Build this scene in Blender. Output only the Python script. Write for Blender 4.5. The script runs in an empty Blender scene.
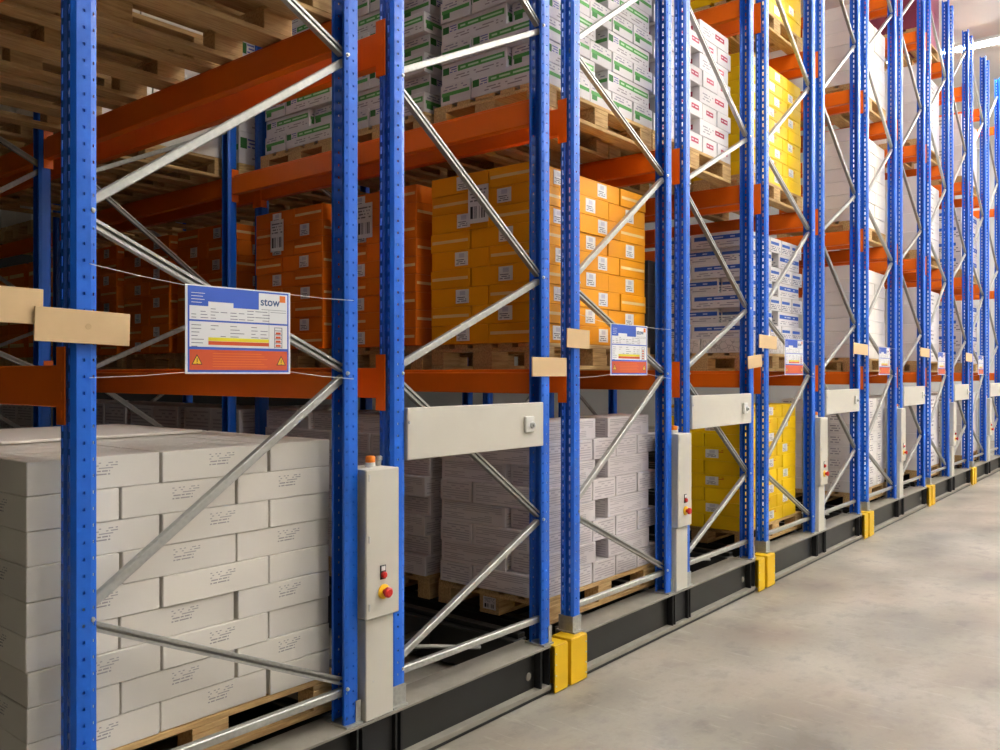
import bpy, bmesh, math, random
from mathutils import Vector, Matrix
random.seed(7)
sc = bpy.context.scene
C = sc.collection
PI = math.pi

# ------------------------------------------------------------------ materials
def lin(r, g, b):
    f = lambda c: (c/255/12.92) if c/255 <= .04045 else ((c/255+.055)/1.055)**2.4
    return (f(r), f(g), f(b), 1)

class NT:
    """small helper around a node tree"""
    def __init__(s, name):
        s.m = bpy.data.materials.new(name); s.m.use_nodes = True
        s.t = s.m.node_tree; s.n = s.t.nodes; s.l = s.t.links
        s.b = s.n['Principled BSDF']
    def node(s, typ, **kw):
        x = s.n.new(typ)
        for k, v in kw.items(): setattr(x, k, v)
        return x
    def put(s, sock, v):
        if hasattr(v, 'links') or hasattr(v, 'is_linked'): s.l.new(v, sock)
        else: sock.default_value = v
    def math(s, op, a, b=0.0, c=0.0):
        x = s.node('ShaderNodeMath', operation=op)
        s.put(x.inputs[0], a); s.put(x.inputs[1], b)
        if op in ('COMPARE', 'MULTIPLY_ADD'): s.put(x.inputs[2], c)
        return x.outputs[0]
    def mix(s, fac, a, b):
        x = s.node('ShaderNodeMix', data_type='RGBA')
        s.put(x.inputs[0], fac); s.put(x.inputs[6], a); s.put(x.inputs[7], b)
        return x.outputs[2]
    def noise(s, scale, detail=3, vec=None, rough=.5):
        x = s.node('ShaderNodeTexNoise'); x.inputs['Scale'].default_value = scale
        x.inputs['Detail'].default_value = detail; x.inputs['Roughness'].default_value = rough
        if vec is not None: s.l.new(vec, x.inputs['Vector'])
        return x.outputs['Fac']
    def ramp(s, fac, stops):
        x = s.node('ShaderNodeValToRGB')
        e = x.color_ramp.elements
        e[0].position, e[0].color = stops[0]; e[1].position, e[1].color = stops[-1]
        for p, c in stops[1:-1]:
            q = e.new(p); q.color = c
        s.l.new(fac, x.inputs[0])
        return x.outputs[0]
    def obj(s): return s.node('ShaderNodeTexCoord').outputs['Object']
    def uv(s):
        sep = s.node('ShaderNodeSeparateXYZ'); s.l.new(s.node('ShaderNodeTexCoord').outputs['UV'], sep.inputs[0])
        return sep.outputs[0], sep.outputs[1]
    def rect(s, U, V, u0, u1, v0, v1):
        a = s.math('COMPARE', U, (u0+u1)/2, (u1-u0)/2)
        b = s.math('COMPARE', V, (v0+v1)/2, (v1-v0)/2)
        return s.math('MULTIPLY', a, b)
    def text(s, U, V, u0, u1, v0, v1, lines, words, thr=.42, seed=0.0):
        """rows of word-like dashes inside a rectangle"""
        r = s.rect(U, V, u0, u1, v0, v1)
        vv = s.math('MULTIPLY', s.math('SUBTRACT', V, v0), lines/(v1-v0))
        row = s.math('COMPARE', s.math('FRACT', vv), .5, .22)
        uu = s.math('FLOOR', s.math('MULTIPLY', s.math('SUBTRACT', U, u0), words/(u1-u0)))
        w = s.node('ShaderNodeTexWhiteNoise', noise_dimensions='2D')
        cb = s.node('ShaderNodeCombineXYZ'); s.put(cb.inputs[0], s.math('ADD', uu, seed)); s.put(cb.inputs[1], s.math('FLOOR', vv))
        s.l.new(cb.outputs[0], w.inputs['Vector'])
        k = s.math('GREATER_THAN', w.outputs['Value'], thr)
        return s.math('MULTIPLY', s.math('MULTIPLY', r, row), k)
    def bump(s, h, strength=.2, dist=.01):
        x = s.node('ShaderNodeBump'); x.inputs['Strength'].default_value = strength; x.inputs['Distance'].default_value = dist
        s.l.new(h, x.inputs['Height']); s.l.new(x.outputs[0], s.b.inputs['Normal'])
    def fin(s, col, rough=.5, metal=0, spec=.5):
        s.put(s.b.inputs['Base Color'], col); s.put(s.b.inputs['Roughness'], rough)
        s.b.inputs['Metallic'].default_value = metal; s.b.inputs['Specular IOR Level'].default_value = spec
        return s.m

def plain(name, col, rough=.5, metal=0, spec=.5, var=.06, scale=9):
    t = NT(name); f = t.noise(scale, 4, t.obj())
    a = tuple(c*(1-var) for c in col[:3])+(1,); b = tuple(min(1, c*(1+var)) for c in col[:3])+(1,)
    return t.fin(t.mix(f, a, b), rough, metal, spec)

M = {}
M['blue'] = plain('blue_powder_coat', lin(16, 96, 204), .34, 0, .5, .05)
M['orange'] = plain('orange_powder_coat', lin(236, 108, 4), .42, 0, .45, .05)
def galv():
    t = NT('galvanised_steel'); v = t.node('ShaderNodeTexVoronoi'); v.inputs['Scale'].default_value = 60
    t.l.new(t.obj(), v.inputs['Vector'])
    return t.fin(t.mix(v.outputs['Distance'], lin(166, 166, 159), lin(186, 185, 178)), .44, .65)
M['galv'] = galv()
M['zinc'] = plain('bright_zinc', lin(205, 205, 202), .3, .8)
M['grey_paint'] = plain('light_grey_enamel', lin(206, 201, 186), .45, 0, .4, .02)
M['black'] = plain('black_paint', lin(28, 28, 25), .42, 0, .5, .15)
M['dusty'] = plain('dusty_steel', lin(140, 134, 122), .6, 0, .4, .18, 14)
M['yellow'] = plain('safety_yellow', lin(228, 182, 0), .5, 0, .5, .05)
M['red'] = plain('red_plastic', lin(205, 30, 20), .3)
M['amber_plastic'] = plain('amber_plastic', lin(245, 130, 10), .3)
M['button_yellow'] = plain('yellow_plastic', lin(240, 190, 20), .35)
M['dark'] = plain('dark_plastic', lin(18, 18, 18), .6)
M['white_plastic'] = plain('white_plastic', lin(225, 222, 212), .4)
M['beige_card'] = plain('beige_cardboard', lin(212, 182, 138), .8, 0, .2, .05, 25)
M['string'] = plain('white_string', lin(225, 222, 215), .7)
M['paper'] = plain('white_paper', lin(228, 226, 222), .6, 0, .3, .02)
M['lamp_body'] = plain('lamp_housing', lin(230, 228, 224), .5)
M['cable'] = plain('grey_cable', lin(190, 188, 180), .5)

def wood():
    t = NT('pallet_wood'); o = t.obj()
    mp = t.node('ShaderNodeMapping'); mp.inputs['Scale'].default_value = (2.2, 30, 30); t.l.new(o, mp.inputs[0])
    inf = t.node('ShaderNodeObjectInfo')
    g = t.noise(3.0, 6, mp.outputs[0], .6)
    c = t.ramp(g, [(.3, lin(176, 136, 84)), (.55, lin(214, 178, 122)), (.75, lin(228, 198, 148))])
    c2 = t.mix(t.math('MULTIPLY', inf.outputs['Random'], .35), c, lin(160, 126, 84))
    t.bump(g, .15, .003)
    return t.fin(c2, .75, 0, .2)
M['wood'] = wood()

def concrete():
    t = NT('polished_concrete'); o = t.obj()
    mp = t.node('ShaderNodeMapping'); mp.inputs['Scale'].default_value = (.7, 1.0, 1); mp.inputs['Rotation'].default_value = (0, 0, .5); t.l.new(o, mp.inputs[0])
    mq = t.node('ShaderNodeMapping'); mq.inputs['Scale'].default_value = (9, 1.6, 1); mq.inputs['Rotation'].default_value = (0, 0, -.9); t.l.new(o, mq.inputs[0])
    a = t.noise(1.5, 10, mp.outputs[0], .68); b = t.noise(6, 9, mp.outputs[0], .7); d = t.noise(60, 4, o, .7); e = t.noise(2.2, 8, mq.outputs[0], .7); g = t.noise(.8, 3, o)
    c = t.ramp(a, [(.36, lin(122, 118, 108)), (.5, lin(164, 158, 143)), (.64, lin(192, 186, 170))])
    c = t.mix(t.math('MULTIPLY', t.ramp(b, [(.48, (0, 0, 0, 1)), (.62, (1, 1, 1, 1))]), .5), c, lin(122, 118, 112))
    c = t.mix(t.math('MULTIPLY', t.ramp(e, [(.56, (0, 0, 0, 1)), (.64, (1, 1, 1, 1))]), .28), c, lin(196, 190, 174))
    c = t.mix(t.math('MULTIPLY', t.ramp(g, [(.45, (0, 0, 0, 1)), (.62, (1, 1, 1, 1))]), .25), c, lin(172, 146, 122))
    c = t.mix(t.math('MULTIPLY', d, .22), c, lin(120, 113, 100))
    r = t.math('MULTIPLY_ADD', b, .25, .34)
    t.bump(b, .03, .01)
    return t.fin(c, r, 0, .4)
M['concrete'] = concrete()
M['plaster'] = plain('cream_wall', lin(222, 221, 216), .8, 0, .2, .03, 2)
M['shaded_wall'] = plain('shade_darkened_wall', lin(58, 57, 55), .8, 0, .2, .03, 2)  # shade of the deep bays put into the wall colour
M['ceiling'] = plain('cream_ceiling_panel', lin(240, 240, 234), .7, 0, .3, .02, 2)

def card(name, base, marks=None, ends=None, rough=.62, var=.05):
    """carton board; marks / ends draw the printing on long sides / short ends"""
    t = NT(name); U, V = t.uv()
    inf = t.node('ShaderNodeObjectInfo')
    lo = tuple(c*(1-var) for c in base[:3])+(1,); hi = tuple(min(1, c*(1+var)) for c in base[:3])+(1,)
    col = t.mix(inf.outputs['Random'], lo, hi)
    col = t.mix(t.math('MULTIPLY', t.noise(6, 3, t.obj()), .12), col, tuple(c*.75 for c in base[:3])+(1,))
    for off, fn in ((0, marks), (2, ends)):
        if fn:
            Uo = t.math('SUBTRACT', U, off)
            for mask, ink in fn(t, Uo, V): col = t.mix(mask, col, ink)
    return t.fin(col, rough, 0, .25)

INK = lin(70, 66, 70)
def white_marks(t, U, V):
    yield t.text(U, V, .42, .60, .40, .60, 2, 20, .25), lin(158, 153, 149)
    yield t.text(U, V, .42, .66, .60, .84, 3, 13, .5, 5.0), lin(168, 163, 158)
M['c_white'] = card('plain_white_carton_board', lin(226, 220, 208), white_marks, None)
def print_marks(t, U, V):
    yield t.text(U, V, .05, .95, .56, .92, 4, 9, .18), lin(176, 166, 166)
    yield t.text(U, V, .05, .80, .12, .46, 4, 7, .22, 9.0), lin(174, 164, 165)
def print_ends(t, U, V):
    yield t.text(U, V, .08, .92, .10, .92, 7, 6, .30), lin(176, 166, 168)
M['c_print'] = card('printed_white_carton_board', lin(214, 206, 204), print_marks, print_ends)
def amber_ends(t, U, V):
    yield t.rect(U, V, .04, .96, .44, .60), lin(236, 200, 140)
M['c_amber'] = card('amber_carton_board', lin(240, 158, 4), None, amber_ends, .5, .05)
def lemon_marks(t, U, V):
    yield t.text(U, V, .35, .75, .62, .84, 2, 9, .4), lin(205, 60, 20)
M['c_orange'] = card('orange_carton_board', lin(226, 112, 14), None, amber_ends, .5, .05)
M['c_lemon'] = card('lemon_carton_board', lin(240, 196, 6), lemon_marks, None, .5, .05)
GREEN = lin(86, 156, 78)
def green_marks(t, U, V):
    yield t.rect(U, V, .26, .97, .52, .80), GREEN
    yield t.text(U, V, .30, .94, .56, .76, 1, 16, .3), lin(190, 220, 180)
    yield t.rect(U, V, .02, .12, .48, .82), lin(52, 110, 50)
    yield t.text(U, V, .13, .24, .5, .84, 3, 5, .3), lin(90, 95, 160)
    yield t.text(U, V, .20, .95, .14, .40, 2, 22, .4), lin(150, 140, 140)
def green_ends(t, U, V):
    yield t.rect(U, V, .05, .97, .42, .60), GREEN
    yield t.rect(U, V, .08, .32, .18, .42), lin(60, 125, 58)
    yield t.text(U, V, .1, .9, .66, .92, 2, 12, .4), lin(140, 135, 150)
M['c_green'] = card('green_striped_carton_board', lin(214, 208, 206), green_marks, green_ends)
BLUE = lin(45, 88, 175)
def blue_marks(t, U, V):
    yield t.rect(U, V, .06, .98, .52, .80), BLUE
    yield t.text(U, V, .30, .80, .57, .75, 1, 12, .4), lin(190, 200, 225)
    yield t.text(U, V, .10, .95, .12, .40, 2, 20, .45), lin(150, 145, 148)
def blue_ends(t, U, V):
    yield t.rect(U, V, .05, .80, .55, .75), lin(60, 100, 180)
    yield t.text(U, V, .05, .95, .10, .46, 3, 12, .4), lin(95, 95, 110)
M['c_blue'] = card('blue_striped_carton_board', lin(216, 210, 206), blue_marks, blue_ends)
def red_marks(t, U, V):
    yield t.rect(U, V, .52, .84, .42, .72), lin(180, 40, 70)
    yield t.text(U, V, .56, .80, .48, .66, 1, 6, .2), lin(235, 220, 220)
    yield t.text(U, V, .10, .46, .2, .7, 3, 9, .5), lin(150, 145, 150)
def red_ends(t, U, V):
    yield t.rect(U, V, .25, .75, .4, .70), lin(176, 50, 80)
    yield t.text(U, V, .30, .70, .47, .64, 1, 6, .2), lin(235, 220, 220)
M['c_red'] = card('red_logo_carton_board', lin(224, 218, 216), red_marks, red_ends)
M['c_pale'] = card('pale_carton_board', lin(240, 232, 220), None, None)
def small_marks(t, U, V):
    yield t.text(U, V, .08, .5, .2, .85, 3, 7, .45), lin(160, 152, 152)
M['c_small'] = card('pale_marked_carton_board', lin(234, 228, 220), small_marks, small_marks)
M['c_dark'] = card('dark_grey_wrap', lin(70, 72, 78), None, None, .3)
M['c_plum'] = card('plum_carton_board', lin(138, 62, 80), None, None, .5)
def honey_marks(t, U, V):
    v = t.node('ShaderNodeTexVoronoi', feature='DISTANCE_TO_EDGE'); v.inputs['Scale'].default_value = 22
    t.l.new(t.obj(), v.inputs['Vector'])
    k = t.math('MULTIPLY', t.math('LESS_THAN', v.outputs['Distance'], .05), t.rect(U, V, .03, .97, .1, .9))
    yield k, lin(186, 178, 168)
M['c_tray'] = card('white_tray_board', lin(222, 214, 204), honey_marks, honey_marks)

def sticker():
    t = NT('printed_sticker'); U, V = t.uv()
    c = t.mix(t.rect(U, V, .0, 1, 0, 1), lin(222, 218, 216), lin(226, 222, 220))
    c = t.mix(t.text(U, V, .1, .9, .08, .5, 3, 8, .35), c, lin(110, 105, 110))
    c = t.mix(t.rect(U, V, .3, .72, .58, .9), c, lin(196, 192, 200))
    return t.fin(c, .5, 0, .3)
M['sticker'] = sticker()
def barcode():
    t = NT('barcode_print'); U, V = t.uv()
    w = t.node('ShaderNodeTexWhiteNoise', noise_dimensions='1D')
    t.l.new(t.math('FLOOR', t.math('MULTIPLY', U, 46)), w.inputs['W'])
    bars = t.math('GREATER_THAN', w.outputs['Value'], .5)
    k = t.math('MULTIPLY', bars, t.rect(U, V, .1, .9, .12, .45))
    c = t.mix(k, lin(222, 218, 216), lin(40, 38, 40))
    c = t.mix(t.text(U, V, .1, .9, .55, .92, 4, 12, .4), c, lin(110, 106, 108))
    return t.fin(c, .5, 0, .3)
M['barcode'] = barcode()

def emis(name, col, st):
    t = NT(name); t.b.inputs['Base Color'].default_value = (0, 0, 0, 1)
    t.b.inputs['Emission Color'].default_value = col; t.b.inputs['Emission Strength'].default_value = st
    return t.m
M['tube'] = emis('fluorescent_tube', (1, .975, .965, 1), 42)

# ------------------------------------------------------------------ mesh helpers
def add_box(bm, x0, x1, y0, y1, z0, z1, bev=0.0):
    v = [bm.verts.new((x, y, z)) for x in (x0, x1) for y in (y0, y1) for z in (z0, z1)]
    fs = [bm.faces.new([v[i] for i in q]) for q in ((0, 1, 3, 2), (4, 6, 7, 5), (0, 4, 5, 1), (2, 3, 7, 6), (0, 2, 6, 4), (1, 5, 7, 3))]
    if bev:
        es = list({e for f in fs for e in f.edges})
        bmesh.ops.bevel(bm, geom=es, offset=bev, segments=1, affect='EDGES', profile=.5)

def add_prism(bm, pts, p0, axis, length):
    """closed 2D profile extruded along axis ('x','y','z'); profile coords are the other two axes in order"""
    def at(a, b, t):
        return {'x': (t, a, b), 'y': (a, t, b), 'z': (a, b, t)}[axis]
    A = [bm.verts.new(at(a, b, p0)) for a, b in pts]; B = [bm.verts.new(at(a, b, p0+length)) for a, b in pts]
    n = len(pts)
    for i in range(n): bm.faces.new((A[i], A[(i+1) % n], B[(i+1) % n], B[i]))
    bm.faces.new(A[::-1]); bm.faces.new(B)

def add_tube(bm, path, r, seg=8):
    rings = []
    P = [Vector(p) for p in path]
    for i, p in enumerate(P):
        d = (P[min(i+1, len(P)-1)]-P[max(i-1, 0)]).normalized()
        up = Vector((0, 0, 1)) if abs(d.z) < .95 else Vector((1, 0, 0))
        a = d.cross(up).normalized(); b = a.cross(d).normalized()
        rings.append([bm.verts.new(p+a*r*math.cos(2*PI*k/seg)+b*r*math.sin(2*PI*k/seg)) for k in range(seg)])
    for i in range(len(rings)-1):
        for k in range(seg): bm.faces.new((rings[i][k], rings[i][(k+1) % seg], rings[i+1][(k+1) % seg], rings[i+1][k]))
    bm.faces.new(rings[0][::-1]); bm.faces.new(rings[-1])

def add_lathe(bm, prof, M4, seg=16):
    """profile (r, h) revolved about local z, placed by M4"""
    rings = [[bm.verts.new(M4 @ Vector((r*math.cos(2*PI*k/seg), r*math.sin(2*PI*k/seg), h))) for k in range(seg)] for r, h in prof]
    for i in range(len(rings)-1):
        for k in range(seg): bm.faces.new((rings[i][k], rings[i][(k+1) % seg], rings[i+1][(k+1) % seg], rings[i+1][k]))
    bm.faces.new(rings[0][::-1]); bm.faces.new(rings[-1])

FRONT = Matrix.Rotation(PI/2, 4, 'X')          # local z -> world -y
def T(x, y, z): return Matrix.Translation((x, y, z))

def mesh(bm, name, m, smooth=False):
    bmesh.ops.recalc_face_normals(bm, faces=bm.faces[:])
    me = bpy.data.meshes.new(name); bm.to_mesh(me); bm.free()
    for x in (m if isinstance(m, (list, tuple)) else [m]): me.materials.append(M[x] if isinstance(x, str) else x)
    if smooth:
        for p in me.polygons: p.use_smooth = True
        me.set_sharp_from_angle(angle=math.radians(35))
    return me

def link(name, me, parent=None, loc=(0, 0, 0), rz=0.0):
    o = bpy.data.objects.new(name, me); C.objects.link(o)
    o.location = loc; o.rotation_euler = (0, 0, rz)
    if parent: o.parent = parent
    return o

def part(name, bm, m, parent, label=None, smooth=False):
    o = link(name, mesh(bm, name, m, smooth), parent)
    if label: o['label'] = label
    return o

LABELS = {}
def tag(o, label, cat, group=None):
    assert label not in LABELS, label
    assert 4 <= len(label.split()) <= 16, label
    LABELS[label] = 1
    o['label'] = label; o['category'] = cat
    if group: o['group'] = group
    return o

def thing(name, label, cat, loc=(0, 0, 0), rz=0.0, group=None):
    return tag(link(name, None, None, loc, rz), label, cat, group)

def struct(name, bm, m):
    o = link(name, mesh(bm, name, m)); o['kind'] = 'structure'; return o

def box_bm(*a, bev=0.0):
    bm = bmesh.new(); add_box(bm, *a, bev=bev); return bm

ORD = 'first second third fourth fifth sixth seventh eighth ninth tenth eleventh twelfth'.split()

# ------------------------------------------------------------------ layout numbers (metres)
YF = 2.58            # front faces of the posts, the camera stands at y = 0
YB = 5.40            # second row of frames
YC = 8.22
ZB = 0.25            # top of the mobile bases
ZTOP = 6.72
START = [0.0, 2.618, 5.258, 7.895, 10.53, 13.16]
POSTR = [1.209, 2.255, 2.506, 3.552]               # right edges of the four posts of a carriage
PW, PD = .072, .086
FW = 1.118           # overall width of a frame
BEAM_TOP = [1.668, 3.085, 4.50, 5.915]
BEAM_H = [.128, .14, .14, .14]
XEND = 24.0

# ------------------------------------------------------------------ room
struct('floor', box_bm(-9, XEND, -3.6, 30, -.12, 0), 'concrete')
struct('ceiling', box_bm(-9, XEND, -3.6, 30, 7.3, 7.42), 'ceiling')
struct('wall_front', box_bm(-9, XEND, -3.75, -3.6, 0, 7.3), 'plaster')
struct('wall_back', box_bm(-9, XEND, 30, 30.15, 0, 7.3), 'shaded_wall')
struct('wall_left', box_bm(-9.15, -9, -3.6, 30, 0, 7.3), 'shaded_wall')
struct('wall_right', box_bm(XEND, XEND+.15, -3.6, 30, 0, 7.3), 'plaster')

# ------------------------------------------------------------------ posts
def post_profile():
    return [(.072, .016), (.072, .005), (.054, 0), (.012, 0), (0, .012), (0, .030), (.008, .035), (.008, .051), (0, .056), (0, .074),
            (.012, .086), (.054, .086), (.072, .081), (.072, .070)]
HOLE = {1: (.36, .64), 2: (.42, .60), 4: (.25, .78), 8: (.25, .78), 10: (.42, .60), 11: (.36, .64)}
def post_mesh(mirror, holes=True):
    """open C section post with a hole every 50 mm, bottom at z = 0"""
    pr = post_profile(); H = ZTOP-ZB
    cols = []; gap = []
    for i in range(len(pr)-1):
        a, b = Vector(pr[i]), Vector(pr[i+1])
        cols.append(a); gap.append(False)
        if holes and i in HOLE:
            t0, t1 = HOLE[i]
            cols += [a.lerp(b, t0), a.lerp(b, t1)]; gap += [2 if i in (4, 8) else 1, False]
    cols.append(Vector(pr[-1]))
    zs, hz = [0], []
    n = int(H/.05)
    if holes:
        for k in range(n):
            zs += [k*.05+d for d in (.010, .021, .030, .040, .05)]; hz += [0, 1, 2, 1, 0]
        zs[-1] = H
    else:
        zs, hz = [0, H], [0]
    bm = bmesh.new()
    g = [[bm.verts.new((-(c.x)+PW if mirror else c.x, c.y, z)) for c in cols] for z in zs]
    for j in range(len(zs)-1):
        for i in range(len(cols)-1):
            if gap[i] and (hz[j] == 2 or (hz[j] == 1 and gap[i] == 2)): continue
            bm.faces.new((g[j][i], g[j][i+1], g[j+1][i+1], g[j+1][i]))
    bmesh.ops.recalc_face_normals(bm, faces=bm.faces[:])
    me = bpy.data.meshes.new('post_sheet'); bm.to_mesh(me); bm.free(); me.materials.append(M['blue'])
    o = bpy.data.objects.new('post_tmp', me); C.objects.link(o)
    s = o.modifiers.new('s', 'SOLIDIFY'); s.thickness = .0026; s.offset = 0
    dg = bpy.context.evaluated_depsgraph_get()
    out = bpy.data.meshes.new_from_object(o.evaluated_get(dg)); out.name = 'post'
    bpy.data.objects.remove(o)
    return out
POST = {(m, h): post_mesh(m, h) for m in (False, True) for h in (True, False)}

def foot_mesh():
    bm = bmesh.new()
    # base plate with a upturned collar that clasps the front of the post
    add_box(bm, -.008, .0755, -.018, .105, 0, .008)
    me = mesh(bm, 'foot_plate', 'galv'); return me
FOOT = foot_mesh()
def collar_mesh(mirror):
    bm = bmesh.new()
    x0, x1 = (.050, .0755) if not mirror else (.050, .0755)
    pts = [(x0, -.006), (x1, -.006), (x1, .05), (x1-.004, .05), (x1-.004, -.002), (x0, -.002)]
    add_prism(bm, pts, .008, 'z', .085)
    return mesh(bm, 'collar', 'galv')
COLLAR = collar_mesh(False)
def sleeve_mesh():
    bm = bmesh.new()
    o = [(-.004, -.004), (.076, -.004), (.076, .090), (-.004, .090)]; i = [(-.0018, -.0018), (.0738, -.0018), (.0738, .0878), (-.0018, .0878)]
    n = 4; rings = [[bm.verts.new((x, y, z)) for x, y in p] for p, z in ((o, .001), (o, .082), (i, .082), (i, .001))]
    for a in range(4):
        for k in range(n): bm.faces.new((rings[a][k], rings[a][(k+1) % n], rings[(a+1) % 4][(k+1) % n], rings[(a+1) % 4][k]))
    return mesh(bm, 'foot_sleeve', 'galv')
SLEEVE = sleeve_mesh()
def bolt_mesh():
    bm = bmesh.new()
    add_lathe(bm, [(.0085, 0), (.0085, .002), (.0065, .0022), (.0065, .008), (.003, .009)], FRONT, 8)
    return mesh(bm, 'bolt', 'zinc', True)
BOLT = bolt_mesh()

def brace_bm(p, q, openfront, w=.030, dep=.027, y=.046):
    """C section between two points of the frame plane (x, z); web in front, or open to the front with lips"""
    bm = bmesh.new()
    P, Q = Vector((p[0], 0, p[1])), Vector((q[0], 0, q[1]))
    d = (Q-P); L = d.length; d.normalize(); n = Vector((-d.z, 0, d.x))
    if n.z < 0: n = -n
    t = .0025; h = w/2
    if openfront:
        pr = [(-h, dep), (h, dep), (h, 0), (h-.0100, 0), (h-.0100, t), (h-t, t), (h-t, dep-t), (-h+t, dep-t), (-h+t, t), (-h+.010, t), (-h+.010, 0), (-h, 0)]
    else:
        c = .0035
        pr = [(-h, c), (-h+c, 0), (h-c, 0), (h, c), (h, dep), (h-t, dep), (h-t, t), (-h+t, t), (-h+t, dep), (-h, dep)]
    yo = y-dep/2
    A = [bm.verts.new(P+n*a+Vector((0, yo+b, 0))) for a, b in pr]
    B = [bm.verts.new(Q+n*a+Vector((0, yo+b, 0))) for a, b in pr]
    m = len(pr)
    for i in range(m): bm.faces.new((A[i], A[(i+1) % m], B[(i+1) % m], B[i]))
    bm.faces.new(A[::-1]); bm.faces.new(B)
    return bm

INNER = [.40, 1.645, 2.90, 4.17, 5.68]      # node heights on the posts beside the cabinet
OUTER = [.898, 2.138, 3.43, 4.93, 6.43]
BRACES = {}
def brace_set(kind):
    """meshes of one frame's bracing, origin at the frame's first post's left front corner, z = world"""
    if kind in BRACES: return BRACES[kind]
    W = FW
    xa, xb = .050, W-.050
    out = []
    inner_right = kind == 'A'
    xi, xo = (xb, xa) if inner_right else (xa, xb)
    seq = []
    for k in range(len(OUTER)):
        seq.append(((xi, INNER[k]), (xo, OUTER[k]), k)); 
        if k+1 < len(INNER): seq.append(((xo, OUTER[k]), (xi, INNER[k+1]), k))
    for a, b, k in seq:
        (x0, z0), (x1, z1) = sorted((a, b))
        up = z1 > z0                       # rises to the right: closed web towards the aisle
        z0 += .018 if up else -.018; z1 += -.018 if up else .018
        node = a if b[1] > a[1] else b
        out.append((mesh(brace_bm((x0, z0), (x1, z1), not up), 'brace', 'galv'), node))
    hs = mesh(brace_bm((xa-.015, .375), (xb+.015, .375), False), 'bottom_strut', 'galv')
    BRACES[kind] = (out, hs, seq)
    return BRACES[kind]

def frame(kind, x_left, y, label, bolts=True, holes=True, group='blue end frames along the aisle'):
    t = thing('upright_frame', label, 'rack frame', (x_left, y, ZB), 0, group)
    out, hs, seq = brace_set(kind)
    for mir, x in ((False, 0.0), (True, FW-PW)):
        p = link('post', POST[(mir, holes)], t, (x, 0, .008))
        link('foot_plate', FOOT, p, (0, 0, -.008))
        if bolts and mir: link('foot_collar', COLLAR, p, (0, 0, -.008))
        if not mir: link('foot_sleeve', SLEEVE, p, (0, 0, 0))
    for me, node in out:
        b = link('brace', me, t, (0, 0, -ZB))
        if bolts:
            left = node[0] < .5
            o = link('bolt', BOLT, b, (.060 if left else FW-.060, .0015, node[1]))
            o['label'] = 'bright zinc bolt head'
    link('bottom_strut', hs, t, (0, 0, -ZB))
    return t

names_front = ['blue end frame carrying the large hanging load sign, nearest white cartons'] + \
    [f'{ORD[i]} blue end frame along the aisle from the large load sign' for i in range(1, 12)]
for c, s in enumerate(START):
    for j in range(2):
        k = 2*c+j
        frame('A' if j == 0 else 'B', s+POSTR[2*j]-PW, YF, names_front[k], bolts=k < 8)
for c in range(3):
    for j in range(2):
        k = 2*c+j
        frame('A' if j == 0 else 'B', START[c]+POSTR[2*j]-PW, YB, f'dim blue inner frame, one bay behind the {ORD[k]} end frame', False, False, 'blue frames in the dark behind the first bay')
for k, (c, j) in enumerate(((0, 1), (1, 0))):
    frame('A' if j == 0 else 'B', START[c]+POSTR[2*j]-PW, YC, f'dim blue inner frame, two bays behind the {ORD[k+1]} end frame', False, False, 'blue frames in the dark behind the second bay')

# ------------------------------------------------------------------ beams
def beam_mesh(h, L):
    bm = bmesh.new()
    pr = [(0, 0), (.05, 0), (.05, h-.018), (.032, h-.018), (.032, h), (0, h)]       # stepped box section
    add_prism(bm, pr, 0, 'y', L)
    bmesh.ops.bevel(bm, geom=[e for e in bm.edges if abs((e.verts[0].co-e.verts[1].co).y) > L*.9], offset=.003, segments=1, affect='EDGES')
    return mesh(bm, 'pallet_beam', 'orange')
def conn_mesh(front):
    """angle plate: one leg on the post's side face with hook heads, one across the beam end"""
    bm = bmesh.new()
    d = 1 if front else -1
    pts = [(-.006, .052*d*-1), (-.006, .004*d), (.048, .004*d), (.048, 0.0005*d), (-.002, 0.0005*d), (-.002, -.052*d)]
    add_prism(bm, pts, -.052, 'z', .236)
    for k in range(4):
        z = -.03+.055*k
        add_box(bm, -.0075, -.0055, min(-.036*d, -.020*d), max(-.036*d, -.020*d), z, z+.022)
    return mesh(bm, 'connector', 'orange')
CONN = {True: conn_mesh(True), False: conn_mesh(False)}
BEAMS = {}
LEVEL = ['lowest', 'second', 'third', 'top']
def beam(xpost, right, ya, yb, lv, label):
    y0, y1 = ya+PD+.003, yb-.003
    key = (lv, round(y1-y0, 3))
    if key not in BEAMS: BEAMS[key] = beam_mesh(BEAM_H[lv], y1-y0-.008)
    t = thing('pallet_beam', label, 'shelf beam', (xpost-.001 if not right else xpost+PW+.001, y0, BEAM_TOP[lv]-BEAM_H[lv]), 0, 'orange pallet beams')
    sx = 1 if not right else -1
    b = link('beam_body', BEAMS[key], t, (0, .004, 0)); b.scale = (sx, 1, 1)
    a = link('connector', CONN[True], t, (0, 0, 0)); a.scale = (sx, 1, 1)
    a = link('connector', CONN[False], t, (0, y1-y0, 0)); a.scale = (sx, 1, 1)
for k in range(12):
    c, j = divmod(k, 2)
    xl = START[c]+POSTR[2*j]-PW; xr = START[c]+POSTR[2*j+1]-PW
    for lv in range(4):
        if k < 3 and lv == 3: continue
        if k < 2 and lv == 2: continue
        beam(xl, False, YF, YB, lv, f'orange beam on the first post of the {ORD[k]} end frame, {LEVEL[lv]} level')
        beam(xr, True, YF, YB, lv, f'orange beam on the second post of the {ORD[k]} end frame, {LEVEL[lv]} level')
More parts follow.
